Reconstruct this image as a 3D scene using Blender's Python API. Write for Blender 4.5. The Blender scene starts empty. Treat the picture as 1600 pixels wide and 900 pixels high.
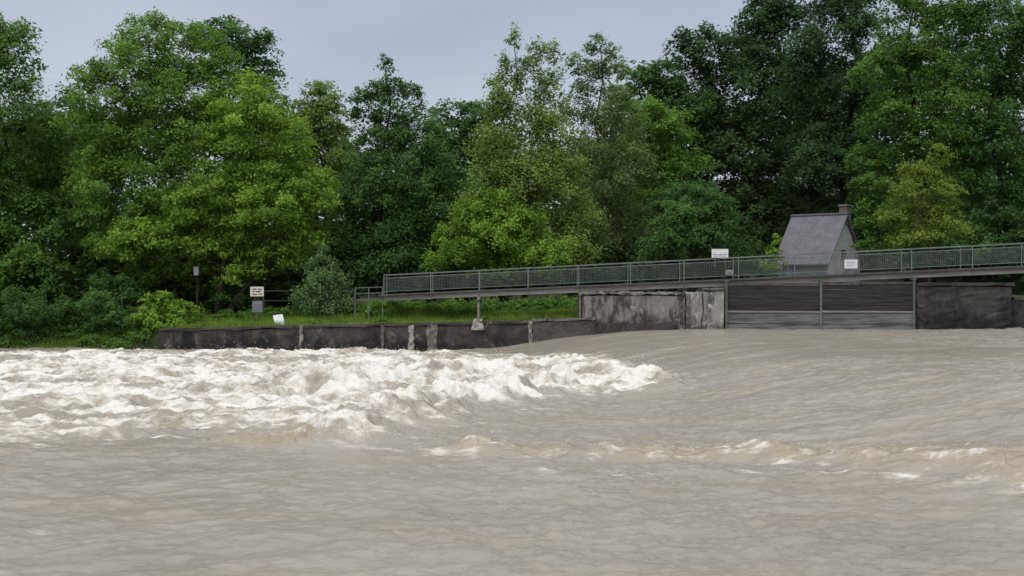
import bpy, math, random
import numpy as np
from mathutils import Vector
R=math.radians
random.seed(7)
rng=np.random.default_rng(11)
sc=bpy.context.scene
COL=sc.collection
F=2200.0; ZC=3.0
def at(px,py,Y): return Vector(((px-800)/F*Y, Y, ZC-(py-450)/F*Y))

# ---------------------------------------------------------------- materials
def nodes(name):
    m=bpy.data.materials.new(name); m.use_nodes=True
    nt=m.node_tree; b=nt.nodes['Principled BSDF']
    return m,nt,b
def ramp(nt,stops):
    r=nt.nodes.new('ShaderNodeValToRGB')
    e=r.color_ramp.elements
    while len(e)<len(stops): e.new(0.5)
    for i,(p,c) in enumerate(stops):
        e[i].position=p; e[i].color=(*c,1)
    return r
def noise_mat(name,c1,c2,scale=(1,1,1),ns=3.0,rough=0.85,bump=0.3,metal=0.0,lo=0.35,hi=0.65,c3=None,detail=8):
    m,nt,b=nodes(name)
    tc=nt.nodes.new('ShaderNodeTexCoord'); mp=nt.nodes.new('ShaderNodeMapping')
    mp.inputs['Scale'].default_value=scale
    n=nt.nodes.new('ShaderNodeTexNoise'); n.inputs['Scale'].default_value=ns; n.inputs['Detail'].default_value=detail
    n.inputs['Roughness'].default_value=0.65
    nt.links.new(tc.outputs['Object'],mp.inputs[0]); nt.links.new(mp.outputs[0],n.inputs['Vector'])
    st=[(lo,c1),(hi,c2)]
    if c3: st.append((min(hi+0.12,1),c3))
    r=ramp(nt,st); nt.links.new(n.outputs['Fac'],r.inputs[0]); nt.links.new(r.outputs[0],b.inputs['Base Color'])
    b.inputs['Roughness'].default_value=rough; b.inputs['Metallic'].default_value=metal
    if bump:
        n2=nt.nodes.new('ShaderNodeTexNoise'); n2.inputs['Scale'].default_value=ns*5; n2.inputs['Detail'].default_value=6
        nt.links.new(mp.outputs[0],n2.inputs['Vector'])
        bp=nt.nodes.new('ShaderNodeBump'); bp.inputs['Strength'].default_value=bump; bp.inputs['Distance'].default_value=0.05
        nt.links.new(n2.outputs['Fac'],bp.inputs['Height']); nt.links.new(bp.outputs[0],b.inputs['Normal'])
    return m
def stained_mat(name,dark,mid,pale,zlow,zhigh,palecut=0.6,streak=0.35,pw=0.08,bd=0.05):
    # weathered concrete: wet dark foot, blotchy middle, whitish lime patches, a few dark runs
    m,nt,b=nodes(name); L=nt.links.new; N=nt.nodes.new
    g=N('ShaderNodeNewGeometry'); s=N('ShaderNodeSeparateXYZ'); L(g.outputs['Position'],s.inputs[0])
    n1=N('ShaderNodeTexNoise'); n1.inputs['Scale'].default_value=1.1; n1.inputs['Detail'].default_value=9; n1.inputs['Roughness'].default_value=0.7; L(g.outputs['Position'],n1.inputs['Vector'])
    mp=N('ShaderNodeMapping'); mp.inputs['Scale'].default_value=(1.6,1.6,0.6); L(g.outputs['Position'],mp.inputs[0])
    n2=N('ShaderNodeTexNoise'); n2.inputs['Scale'].default_value=1.1; n2.inputs['Detail'].default_value=9; n2.inputs['Roughness'].default_value=0.72; L(mp.outputs[0],n2.inputs['Vector'])
    n3=N('ShaderNodeTexNoise'); n3.inputs['Scale'].default_value=2.2; n3.inputs['Detail'].default_value=11; n3.inputs['Roughness'].default_value=0.75; n3.inputs['Distortion'].default_value=0.6; L(g.outputs['Position'],n3.inputs['Vector'])
    mr=N('ShaderNodeMapRange'); mr.inputs['From Min'].default_value=zlow; mr.inputs['From Max'].default_value=zhigh; L(s.outputs['Z'],mr.inputs['Value'])
    a=N('ShaderNodeMath'); a.operation='MULTIPLY_ADD'; a.inputs[1].default_value=2.4; a.inputs[2].default_value=-1.2; L(n1.outputs['Fac'],a.inputs[0])
    ad=N('ShaderNodeMath'); ad.operation='ADD'; L(a.outputs[0],ad.inputs[0]); L(mr.outputs[0],ad.inputs[1])
    r1=ramp(nt,[(0.2,dark),(0.65,mid)]); L(ad.outputs[0],r1.inputs[0])
    r2=ramp(nt,[(0.42,(0.2,0.19,0.19)),(0.53,(1.15,1.12,1.08))]); L(n2.outputs['Fac'],r2.inputs[0])
    mu=N('ShaderNodeMixRGB'); mu.blend_type='MULTIPLY'; mu.inputs[0].default_value=streak; L(r1.outputs[0],mu.inputs[1]); L(r2.outputs[0],mu.inputs[2])
    r3=ramp(nt,[(palecut,(0,0,0)),(palecut+pw,(1,1,1))]); L(n3.outputs['Fac'],r3.inputs[0])
    mx=N('ShaderNodeMixRGB'); mx.inputs[2].default_value=(*pale,1); L(r3.outputs[0],mx.inputs[0]); L(mu.outputs[0],mx.inputs[1]); L(mx.outputs[0],b.inputs['Base Color'])
    b.inputs['Roughness'].default_value=0.9
    bp=N('ShaderNodeBump'); bp.inputs['Strength'].default_value=0.7; bp.inputs['Distance'].default_value=bd; L(n3.outputs['Fac'],bp.inputs['Height']); L(bp.outputs[0],b.inputs['Normal'])
    return m
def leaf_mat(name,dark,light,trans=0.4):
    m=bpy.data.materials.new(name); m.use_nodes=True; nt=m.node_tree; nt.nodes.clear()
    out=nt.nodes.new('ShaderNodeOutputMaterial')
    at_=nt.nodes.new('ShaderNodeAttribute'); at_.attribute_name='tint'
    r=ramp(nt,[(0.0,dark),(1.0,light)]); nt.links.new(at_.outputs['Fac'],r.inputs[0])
    d=nt.nodes.new('ShaderNodeBsdfDiffuse'); t=nt.nodes.new('ShaderNodeBsdfTranslucent'); g=nt.nodes.new('ShaderNodeBsdfGlossy')
    g.inputs['Roughness'].default_value=0.6; g.inputs['Color'].default_value=(0.75,0.85,0.7,1)
    nt.links.new(r.outputs[0],d.inputs['Color']); nt.links.new(r.outputs[0],t.inputs['Color'])
    mx=nt.nodes.new('ShaderNodeMixShader'); mx.inputs[0].default_value=trans
    nt.links.new(d.outputs[0],mx.inputs[1]); nt.links.new(t.outputs[0],mx.inputs[2])
    m2=nt.nodes.new('ShaderNodeMixShader'); m2.inputs[0].default_value=0.02
    nt.links.new(mx.outputs[0],m2.inputs[1]); nt.links.new(g.outputs[0],m2.inputs[2])
    nt.links.new(m2.outputs[0],out.inputs[0])
    return m
M={}
M['dark_concrete']=stained_mat('dark_concrete',(0.014,0.012,0.012),(0.06,0.052,0.05),(0.21,0.19,0.175),-0.4,1.6,0.585,0.6)
M['abutment_concrete']=stained_mat('abutment_concrete',(0.03,0.028,0.028),(0.20,0.188,0.175),(0.40,0.385,0.355),0.8,2.1,0.565,0.9)
M['buttress_concrete']=stained_mat('buttress_concrete',(0.035,0.032,0.03),(0.20,0.19,0.18),(0.50,0.48,0.45),0.8,2.0,0.51,0.8)
M['pier_concrete']=stained_mat('pier_concrete',(0.05,0.047,0.044),(0.25,0.24,0.225),(0.48,0.46,0.43),0.6,2.0,0.53,0.85)
M['mossy_concrete']=stained_mat('mossy_concrete',(0.012,0.012,0.011),(0.05,0.048,0.043),(0.12,0.115,0.105),0.6,3.2,0.59,0.6)
M['concrete']=noise_mat('concrete',(0.05,0.045,0.04),(0.17,0.16,0.145),(1,1,0.8),2.4,c3=(0.30,0.28,0.26),lo=0.38,hi=0.55)
M['pale_concrete']=noise_mat('pale_concrete',(0.08,0.07,0.065),(0.33,0.31,0.28),(1.2,1.2,0.9),4.5,lo=0.38,hi=0.55)
M['brown_concrete']=noise_mat('brown_concrete',(0.04,0.033,0.03),(0.12,0.10,0.083),(1,1,1.5),2.6,c3=(0.24,0.21,0.18))
M['old_wood']=noise_mat('old_wood',(0.012,0.011,0.012),(0.05,0.044,0.045),(0.5,0.5,5),2.2,rough=0.9,c3=(0.09,0.082,0.08))
M['grey_board']=noise_mat('grey_board',(0.06,0.062,0.062),(0.19,0.195,0.19),(0.4,0.4,5),2.0,rough=0.8,lo=0.38,hi=0.6)
M['steel']=noise_mat('steel',(0.10,0.115,0.10),(0.20,0.22,0.195),(1,1,1),3.0,rough=0.55,bump=0.1,metal=0.2)
M['girder']=noise_mat('girder',(0.15,0.14,0.125),(0.29,0.275,0.25),(0.4,0.4,3),2.0,rough=0.7,bump=0.1)
M['rail']=noise_mat('rail',(0.11,0.135,0.12),(0.20,0.235,0.215),(1,1,1),2.0,rough=0.6,bump=0.0,metal=0.1)
M['pale_rail']=noise_mat('pale_rail',(0.11,0.125,0.12),(0.2,0.22,0.21),(1,1,1),2.0,rough=0.5,bump=0.0,metal=0.2)
M['dark_rail']=noise_mat('dark_rail',(0.03,0.035,0.03),(0.07,0.075,0.065),(1,1,1),2.0,rough=0.6,bump=0.0)
M['deck']=noise_mat('deck',(0.06,0.06,0.055),(0.12,0.115,0.10),(2,2,2),2.0)
M['white_paint']=noise_mat('white_paint',(0.62,0.64,0.66),(0.8,0.81,0.82),(3,3,3),2.0,rough=0.5,bump=0.05)
M['cream_paint']=noise_mat('cream_paint',(0.55,0.5,0.42),(0.75,0.7,0.62),(6,6,6),3.0,rough=0.6,bump=0.05)
M['red_ink']=noise_mat('red_ink',(0.25,0.09,0.06),(0.33,0.15,0.10),(9,9,9),3,bump=0)
M['black_ink']=noise_mat('black_ink',(0.03,0.03,0.03),(0.07,0.07,0.07),(9,9,9),3,bump=0)
M['grey_ink']=noise_mat('grey_ink',(0.22,0.23,0.25),(0.33,0.34,0.36),(9,9,9),3,bump=0)
M['grey_paint']=noise_mat('grey_paint',(0.10,0.11,0.13),(0.22,0.23,0.25),(8,8,8),3,rough=0.6,bump=0.05)
M['box_paint']=noise_mat('box_paint',(0.22,0.23,0.25),(0.36,0.37,0.40),(8,8,8),3,rough=0.6,bump=0.05)
M['bark']=noise_mat('bark',(0.02,0.017,0.013),(0.065,0.055,0.042),(3,3,0.6),4.0,rough=0.95,bump=0.6)
M['plaster']=noise_mat('plaster',(0.36,0.35,0.34),(0.6,0.59,0.57),(1,1,0.6),1.5,rough=0.9)
M['blue_plaster']=noise_mat('blue_plaster',(0.15,0.16,0.19),(0.24,0.25,0.29),(1,1,0.6),1.5,rough=0.9)
M['window_glass']=noise_mat('window_glass',(0.04,0.045,0.05),(0.09,0.10,0.11),(1,1,1),1.5,rough=0.15,bump=0)
M['chimney_brick']=noise_mat('chimney_brick',(0.10,0.085,0.08),(0.22,0.19,0.18),(3,3,8),3,rough=0.9)
def roof_mat():
    m,nt,b=nodes('roof_tiles')
    tc=nt.nodes.new('ShaderNodeTexCoord')
    br=nt.nodes.new('ShaderNodeTexBrick'); br.inputs['Scale'].default_value=1.0
    br.inputs['Color1'].default_value=(0.175,0.168,0.195,1); br.inputs['Color2'].default_value=(0.21,0.20,0.23,1); br.inputs['Mortar'].default_value=(0.12,0.115,0.135,1)
    br.inputs['Brick Width'].default_value=0.22; br.inputs['Row Height'].default_value=0.17; br.inputs['Mortar Size'].default_value=0.016
    nt.links.new(tc.outputs['UV'],br.inputs['Vector'])
    n=nt.nodes.new('ShaderNodeTexNoise'); n.inputs['Scale'].default_value=1.8; n.inputs['Detail'].default_value=6; nt.links.new(tc.outputs['Object'],n.inputs['Vector'])
    r=ramp(nt,[(0.3,(0.78,0.78,0.76)),(0.7,(1.15,1.12,1.14))]); nt.links.new(n.outputs['Fac'],r.inputs[0])
    mx=nt.nodes.new('ShaderNodeMixRGB'); mx.blend_type='MULTIPLY'; mx.inputs[0].default_value=1
    nt.links.new(br.outputs['Color'],mx.inputs[1]); nt.links.new(r.outputs[0],mx.inputs[2]); nt.links.new(mx.outputs[0],b.inputs['Base Color'])
    b.inputs['Roughness'].default_value=0.75
    return m
M['roof_tiles']=roof_mat()
M['ground']=noise_mat('ground',(0.018,0.022,0.01),(0.045,0.06,0.02),(1,1,1),0.6,rough=1.0,c3=(0.07,0.06,0.035))

# ---------------------------------------------------------------- object helpers
ORG={}
def tag(o,label=None,cat=None,group=None,kind=None):
    if label:o['label']=label
    if cat:o['category']=cat
    if group:o['group']=group
    if kind:o['kind']=kind
    return o
def thing(name,loc,label,cat,group=None):
    o=bpy.data.objects.new(name,None); COL.objects.link(o); o.location=loc; o.empty_display_size=0.3
    ORG[o.name]=Vector(loc); return tag(o,label,cat,group)
class MB:
    def __init__(s): s.v=[];s.f=[]
    def box8(s,p):
        n=len(s.v); s.v+= [tuple(q) for q in p]
        for f in ((0,3,2,1),(4,5,6,7),(0,1,5,4),(1,2,6,5),(2,3,7,6),(3,0,4,7)): s.f.append(tuple(n+i for i in f))
    def box(s,x0,x1,y0,y1,z0,z1):
        s.box8([(x0,y0,z0),(x1,y0,z0),(x1,y1,z0),(x0,y1,z0),(x0,y0,z1),(x1,y0,z1),(x1,y1,z1),(x0,y1,z1)])
    def beam(s,a,b,w,h,up=Vector((0,0,1))):
        a=Vector(a);b=Vector(b); d=(b-a).normalized()
        if abs(d.z)>0.95: u=Vector((1,0,0))
        else: u=d.cross(up).normalized()
        v=u.cross(d).normalized()
        u*=w/2; v*=h/2
        s.box8([a-u-v,a+u-v,b+u-v,b-u-v,a-u+v,a+u+v,b+u+v,b-u+v])
    def tube(s,pts,rad,n=6,cap=True):
        base=len(s.v); k=len(pts)
        for i in range(k):
            p=Vector(pts[i]); d=(Vector(pts[min(i+1,k-1)])-Vector(pts[max(i-1,0)])).normalized()
            u=d.cross(Vector((0.3,1,0.1))); 
            if u.length<1e-3:u=d.cross(Vector((1,0,0)))
            u.normalize(); v=d.cross(u)
            for j in range(n):
                a=2*math.pi*j/n; s.v.append(tuple(p+(u*math.cos(a)+v*math.sin(a))*rad[i]))
        for i in range(k-1):
            for j in range(n):
                s.f.append((base+i*n+j,base+i*n+(j+1)%n,base+(i+1)*n+(j+1)%n,base+(i+1)*n+j))
        if cap:
            s.f.append(tuple(base+j for j in reversed(range(n)))); s.f.append(tuple(base+(k-1)*n+j for j in range(n)))
    def build(s,name,mat,parent=None,smooth=False,bevel=0):
        if parent is not None: org=ORG[parent.name]
        else:
            a=np.array(s.v); org=Vector(((a[:,0].min()+a[:,0].max())/2,(a[:,1].min()+a[:,1].max())/2,a[:,2].min()))
        me=bpy.data.meshes.new(name); me.from_pydata([(x-org.x,y-org.y,z-org.z) for x,y,z in s.v],[],s.f)
        if smooth: me.polygons.foreach_set('use_smooth',[True]*len(me.polygons))
        me.materials.append(mat); me.update()
        o=bpy.data.objects.new(name,me); COL.objects.link(o)
        if parent is not None: o.parent=parent
        else: o.location=org
        ORG[o.name]=org
        if bevel:
            b=o.modifiers.new('bevel','BEVEL'); b.width=bevel; b.segments=2; b.limit_method='ANGLE'
        return o
def np_mesh(name,co,quads,mat,parent=None,attrs=None,smooth=False,domain='FACE'):
    org=ORG[parent.name] if parent is not None else Vector((0,0,0))
    me=bpy.data.meshes.new(name); nv=len(co); nf=len(quads); k=quads.shape[1]
    co=co-np.array(org)
    me.vertices.add(nv); me.vertices.foreach_set('co',co.astype(np.float32).ravel())
    me.loops.add(nf*k); me.loops.foreach_set('vertex_index',quads.astype(np.int32).ravel())
    me.polygons.add(nf); me.polygons.foreach_set('loop_start',np.arange(0,nf*k,k,dtype=np.int32))
    if smooth: me.polygons.foreach_set('use_smooth',np.ones(nf,dtype=bool))
    me.update(calc_edges=True)
    for an,(dom,arr) in (attrs or {}).items():
        a=me.attributes.new(an,'FLOAT',dom); a.data.foreach_set('value',arr.astype(np.float32))
    me.materials.append(mat)
    o=bpy.data.objects.new(name,me); COL.objects.link(o)
    if parent is not None:o.parent=parent
    ORG[o.name]=org
    return o
# ---------------------------------------------------------------- noise
def perlin(x,y,seed=0):
    xi=np.floor(x).astype(np.int64); yi=np.floor(y).astype(np.int64); xf=x-xi; yf=y-yi
    def g(ix,iy,fx,fy):
        h=(ix*374761393+iy*668265263+seed*974634777)&0xffffffff
        h=((h^(h>>13))*1274126177)&0xffffffff; h=h^(h>>16)
        a=h*(2*math.pi/4294967296.0)
        return np.cos(a)*fx+np.sin(a)*fy
    u=xf*xf*xf*(xf*(xf*6-15)+10); v=yf*yf*yf*(yf*(yf*6-15)+10)
    a=g(xi,yi,xf,yf); b=g(xi+1,yi,xf-1,yf); c=g(xi,yi+1,xf,yf-1); d=g(xi+1,yi+1,xf-1,yf-1)
    return ((a*(1-u)+b*u)*(1-v)+(c*(1-u)+d*u)*v)*1.5
def fbm(x,y,seed,oct=4,gain=0.5):
    s=0;a=1;t=0
    for i in range(oct):
        s=s+a*perlin(x,y,seed+i*17); t+=a; x,y=x*1.76+y*1.0+3.1,y*1.76-x*1.0+1.7; a*=gain
    return s/t
def sm(a,b,x):
    t=np.clip((x-a)/(b-a),0,1); return t*t*(3-2*t)

# ---------------------------------------------------------------- land & water layout
def bankY(x):
    x=np.asarray(x,float)
    a=np.where(x<-17.3,69.3+(-17.3-x)*0.02, 69.0+(x+17.3)*(66.0-69.0)/21.3)
    return np.where(x>4.0,67.7-0.357*x-0.1,a)
def wall_top(x): return 1.0+(np.clip(x,-17.3,4)+17.3)/21.3*0.55
def land_z(x,y):
    x=np.asarray(x,float); y=np.asarray(y,float); v=y-bankY(x)
    left=np.clip((-17.0-x)/2.5,0,1)
    base=wall_top(x)-0.08
    z=base+0.5*sm(0.5,7,v)+0.02*np.clip(v-7,0,60)
    zl=-0.3+1.5*sm(-0.5,4.0,v)+0.02*np.clip(v-7,0,60)
    z=z*(1-left)+zl*left
    right=sm(3.5,4.5,x); z=z*(1-right)+(2.2+0.02*np.clip(v,0,60))*right
    z=z+sm(0,20,x)*0.16*np.clip(y-84,0,60)+0.05*np.clip(y-100,0,150)*0.6
    return z
def dcrest(x,y): return (x-5.5)*0.986+(y-67)*0.164
def wbase(x,y):
    d=dcrest(x,y)
    return 1.05*sm(-8.8,0.6,d)+0.014*np.clip(d,0,15)
def hit(px,py):
    for Y in np.arange(10,69,0.1):
        p=at(px,py,Y)
        if p.z<=float(wbase(p.x,p.y)): return (p.x,p.y)
    p=at(px,py,69); return (p.x,p.y)
xs=np.concatenate([[-600,-300,-150,-90],np.arange(-60,60.1,1.0),[90,150,300,600]])
vs=np.concatenate([[-600,-200,-80,-67.5,-63,-61,-58,-30,-10,-3,-1.0,0.12,0.36],np.arange(1,40,1.0),[45,55,70,90,120,180,300,600]])
GX,GV=np.meshgrid(xs,vs); GY=GV+bankY(np.clip(GX,-60,40))
GZ=np.where(GV>0.3,land_z(GX,GY),-2.0)
lf=np.clip((-17.0-GX)/2.5,0,1)
GZ=np.where((GV<0.3)&(GV>-3.1),np.where(lf>0,-0.6-0.3*np.abs(GV),GZ),GZ)
GZ=np.where(GV<=-62,1.35,GZ)
GZ=GZ+np.where(GV>0.3,0.12*fbm(GX*0.5,GY*0.5,3,3),0)
co=np.stack([GX.ravel(),GY.ravel(),GZ.ravel()],1)
ny,nx=GX.shape
idx=np.arange(ny*nx).reshape(ny,nx)
q=np.stack([idx[:-1,:-1].ravel(),idx[:-1,1:].ravel(),idx[1:,1:].ravel(),idx[1:,:-1].ravel()],1)
g=np_mesh('ground',co,q,M['ground'],smooth=True); tag(g,'dark earth ground of the wooded river bank','ground',kind='structure')

# ---------------------------------------------------------------- water
def polydist(X,Y,pts):
    best=np.full(X.shape,1e9); side=np.zeros(X.shape)
    for (x0,y0),(x1,y1) in zip(pts[:-1],pts[1:]):
        dx,dy=x1-x0,y1-y0; L=dx*dx+dy*dy
        t=np.clip(((X-x0)*dx+(Y-y0)*dy)/L,0,1)
        d=np.hypot(X-x0-t*dx,Y-y0-t*dy); s=np.sign((X-x0)*dy-(Y-y0)*dx)
        m=d<best; best=np.where(m,d,best); side=np.where(m,s,side)
    return best,side
def polysd(X,Y,pts):
    d,_=polydist(X,Y,pts+[pts[0]]); ins=np.zeros(X.shape,bool)
    n=len(pts)
    for i in range(n):
        x0,y0=pts[i]; x1,y1=pts[(i+1)%n]
        if y0==y1: continue
        c=((y0>Y)!=(y1>Y))&(X<(x1-x0)*(Y-y0)/(y1-y0)+x0); ins^=c
    return np.where(ins,d,-d)
NU,NV=1250,900
u=np.linspace(-1,1,NU); u=u*0.40+0.25*u**7
yr=np.concatenate([np.linspace(5,13,30,endpoint=False),np.linspace(13,30,270,endpoint=False),np.linspace(30,74,NV-300)])
U,Y=np.meshgrid(u,yr); X=U*(Y+6)
foam_px=[(-300,553),(120,549),(400,546),(560,543),(640,541),(690,547),(740,553),(830,555),(890,559),(945,570),(985,586),(1045,605),(960,616),(850,626),(740,643),(650,661),(575,674),(550,690),(440,690),(380,684),(300,678),(200,684),(120,690),(-300,698)]
foam_w=[hit(*p) for p in foam_px]
sd=polysd(X,Y,foam_w)
wx=0.9*fbm(X*0.45,Y*0.45,301,3); wy=1.3*fbm(X*0.35,Y*0.5,302,3)
crest=[hit(*p) for p in [(1035,604),(985,600),(900,609),(800,622),(700,638),(600,660),(520,684)]]
r1,s1=polydist(X+0.45*wx,Y+0.6*wy,crest)
r2,s2=polydist(X+wx,Y+0.8*wy,[hit(*p) for p in [(720,702),(850,704),(1000,709),(1150,708),(1300,714),(1479,724),(1650,734)]])
r3,_=polydist(X+wx,Y+.6*wy,[hit(*p) for p in [(370,694),(430,698),(500,690)]])
r4,_=polydist(X+wx,Y+wy,[hit(*p) for p in [(930,578),(840,576),(740,584),(640,596),(500,612)]])
wob=fbm(X*0.5,Y*0.5,5,3)
turb=sm(-1.2,2.2,sd+wob*1.3)
left=sm(0,-7,X)*sm(44,28,Y)
Z=wbase(X,Y)
big=fbm(X*0.30,Y*0.42,21,3); rid=1-np.abs(fbm(X*0.6,Y*0.75,31,4,0.55)*2.4); rid=np.clip(rid,-0.5,1)
fine=fbm(X*2.0,Y*2.2,41,4,0.6); med=fbm(X*1.0,Y*1.2,43,3)
Z+=turb*(1-0.3*left)*(0.32*big+0.18*rid-0.12+0.15*fine+0.16*med)
front=np.where(s1>0,np.exp(-(r1/0.6)**2),np.exp(-(r1/1.4)**2))*(1-0.35*left)
Z+=(0.42+0.50*fbm(X*0.7,Y*0.5,51,3)+0.13*rid+0.18*fine)*front
Z+=(0.28+0.45*big+0.14*fine)*np.exp(-(r4/1.2)**2)*(0.8+0.3*rid)
am2=0.08+0.18*fbm(X*0.7,Y*0.5,52,3)
Z+=(am2+0.09*fine+0.04*rid)*np.exp(-(r2/0.55)**2)
r2b,_=polydist(X-wx,Y+wy,[hit(*p) for p in [(680,738),(900,744),(1100,738),(1300,742),(1600,757)]])
Z+=(0.02+0.12*fbm(X*0.9,Y*0.7,54,3)+0.05*fine)*np.exp(-(r2b/0.5)**2)
Z+=(0.10+0.22*fine)*np.exp(-(r3/0.7)**2)
calm=1-turb
sw=fbm(X*0.25,Y*0.30,61,3); ch=fbm(X*1.0,Y*1.15,71,4,0.55); rp=fbm(X*2.8,Y*3.4,81,3,0.6)
rg=1-np.abs(fbm(X*0.7+7,Y*0.85,91,4,0.5)*2.4)
dd=dcrest(X,Y)
tongue=sm(-9,-6,dd)*(1-sm(3,8,dd))*sm(36,44,Y)
flat=1-0.6*tongue
gust=sm(-0.3,0.3,fbm(X*0.12,Y*0.14,77,3))
Z+=calm*flat*(0.085*sw+0.075*ch+0.026*rp*(0.4+gust)+0.03*np.clip(rg,0,1)*(0.4+0.8*gust))
al=(X*(-0.164)+Y*0.986); Z+=calm*tongue*(0.10*fbm(dd*0.10,al*0.40,97,2)+0.03*fbm(dd*0.4,al*0.9,98,2))
chop=np.clip(1-0.55*tongue*calm,0,1)*(0.5+0.5*gust)
# foam amount
pat=fbm(X*0.75,Y*0.95,101,6,0.62); pat2=fbm(X*0.22,Y*0.32,111,3); p5=fbm(X*2.1,Y*2.6,151,5,0.65)
st=fbm(X*0.5,Y*1.6,161,5,0.6)
edge=sm(-1.5-0*left,1.6+1.2*left,sd+wob*1.3+pat*2.0+p5*0.8+st*1.0)
crestf=np.where(s1>0,np.exp(-(r1/0.75)**2),np.exp(-(r1/1.7)**2))
inner=0.53+0.85*pat+0.70*pat2+0.60*p5+0.45*st-0.16*left+0.50*crestf*(1-0.5*left)+0.22*np.exp(-(r4/1.1)**2)+0.24*rid-0.10
foam=edge*np.clip(inner,0.08,1.1)
lee=np.exp(-((r2-0.9)/0.8)**2)*(s2>0)
p3=fbm(X*0.95,Y*1.5,121,6,0.66); p4=fbm(X*0.16,Y*0.2,131,2)
foam=np.maximum(foam,np.clip(lee*(0.08+1.5*p3+0.7*p4+0.7*p5),0,0.6))
foam=np.maximum(foam,np.clip(np.exp(-(r2/0.45)**2)*(0.18+1.2*p3+1.0*p5),0,0.62))
foam=np.maximum(foam,np.clip(np.exp(-(r2b/0.6)**2)*(0.16+1.4*p3+1.0*p5)*sm(-4,3,X),0,0.75))
foam=np.maximum(foam,np.clip(sm(-5,0,sd)*(0.1+1.5*p3+0.4*p4+0.3*p5)-0.22,0,0.6)*(1-tongue))
foam=np.maximum(foam,np.clip((p3+0.5*p4-0.45)*1.8,0,0.5)*sm(42,18,Y)*0.8)
shore=np.exp(-np.clip(bankY(X)-Y,0,9)/0.35)
foam=np.maximum(foam,np.clip(shore*(0.5+pat),0,0.6)*(X>-3))
silt=np.clip(np.exp(-(r2/0.8)**2)*0.7+np.exp(-(r3/0.8)**2)*0.8+turb*np.clip(0.45+pat2*1.5,0,1)*0.6,0,1)
silt=np.maximum(silt,np.clip(fbm(X*0.25,Y*0.4,141,3)*1.0,0,0.35))
co=np.stack([X.ravel(),Y.ravel(),Z.ravel()],1)
idx=np.arange(NU*NV).reshape(NV,NU)
q=np.stack([idx[:-1,:-1].ravel(),idx[:-1,1:].ravel(),idx[1:,1:].ravel(),idx[1:,:-1].ravel()],1)
def water_mat():
    m,nt,b=nodes('muddy_water'); L=nt.links.new; N=nt.nodes.new
    tc=N('ShaderNodeTexCoord'); mp=N('ShaderNodeMapping'); mp.inputs['Scale'].default_value=(1,1.3,1); L(tc.outputs['Object'],mp.inputs[0])
    fo=N('ShaderNodeAttribute'); fo.attribute_name='foam'; si=N('ShaderNodeAttribute'); si.attribute_name='silt'; cp=N('ShaderNodeAttribute'); cp.attribute_name='chop'
    n=N('ShaderNodeTexNoise'); n.inputs['Scale'].default_value=4.0; n.inputs['Detail'].default_value=9; n.inputs['Roughness'].default_value=0.74; n.inputs['Distortion'].default_value=0.8
    L(mp.outputs[0],n.inputs['Vector'])
    a=N('ShaderNodeMath'); a.operation='MULTIPLY_ADD'; a.inputs[1].default_value=1.15; a.inputs[2].default_value=-0.575; L(n.outputs['Fac'],a.inputs[0])
    ad=N('ShaderNodeMath'); ad.operation='ADD'; L(a.outputs[0],ad.inputs[0]); L(fo.outputs['Fac'],ad.inputs[1])
    mr=N('ShaderNodeMapRange'); mr.interpolation_type='SMOOTHSTEP'; mr.inputs['From Min'].default_value=0.10; mr.inputs['From Max'].default_value=1.0; L(ad.outputs[0],mr.inputs['Value'])
    n2=N('ShaderNodeTexNoise'); n2.inputs['Scale'].default_value=0.35; n2.inputs['Detail'].default_value=5; L(mp.outputs[0],n2.inputs['Vector'])
    r=ramp(nt,[(0.3,(0.275,0.248,0.205)),(0.7,(0.335,0.305,0.258))]); L(n2.outputs['Fac'],r.inputs[0])
    ms=N('ShaderNodeMixRGB'); ms.inputs[2].default_value=(0.335,0.27,0.175,1); L(si.outputs['Fac'],ms.inputs[0]); L(r.outputs[0],ms.inputs[1])
    m1=N('ShaderNodeMapRange'); m1.inputs['From Max'].default_value=0.5; L(mr.outputs[0],m1.inputs['Value'])
    m2=N('ShaderNodeMapRange'); m2.inputs['From Min'].default_value=0.40; m2.inputs['From Max'].default_value=1.0; L(mr.outputs[0],m2.inputs['Value'])
    mf=N('ShaderNodeMixRGB'); mf.inputs[2].default_value=(0.51,0.465,0.395,1); L(m1.outputs[0],mf.inputs[0]); L(ms.outputs[0],mf.inputs[1])
    mg=N('ShaderNodeMixRGB'); mg.inputs[2].default_value=(0.78,0.755,0.705,1); L(m2.outputs[0],mg.inputs[0]); L(mf.outputs[0],mg.inputs[1])
    L(mg.outputs[0],b.inputs['Base Color'])
    rr=N('ShaderNodeMapRange'); rr.inputs['To Min'].default_value=0.22; rr.inputs['To Max'].default_value=0.9; L(mr.outputs[0],rr.inputs['Value']); L(rr.outputs[0],b.inputs['Roughness'])
    b.inputs['IOR'].default_value=1.33
    n3=N('ShaderNodeTexNoise'); n3.inputs['Scale'].default_value=4.2; n3.inputs['Detail'].default_value=8; n3.inputs['Roughness'].default_value=0.62; n3.inputs['Distortion'].default_value=0.2
    L(tc.outputs['Object'],n3.inputs['Vector'])
    bs=N('ShaderNodeMath'); bs.operation='MULTIPLY'; bs.inputs[1].default_value=0.85; L(cp.outputs['Fac'],bs.inputs[0])
    bp=N('ShaderNodeBump'); bp.inputs['Distance'].default_value=0.08; L(bs.outputs[0],bp.inputs['Strength']); L(n3.outputs['Fac'],bp.inputs['Height']); L(bp.outputs[0],b.inputs['Normal'])
    return m
M['water']=water_mat()
w=np_mesh('water',co,q,M['water'],attrs={'foam':('POINT',foam.ravel()),'silt':('POINT',silt.ravel()),'chop':('POINT',np.maximum(chop,turb).ravel())},smooth=True)
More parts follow.
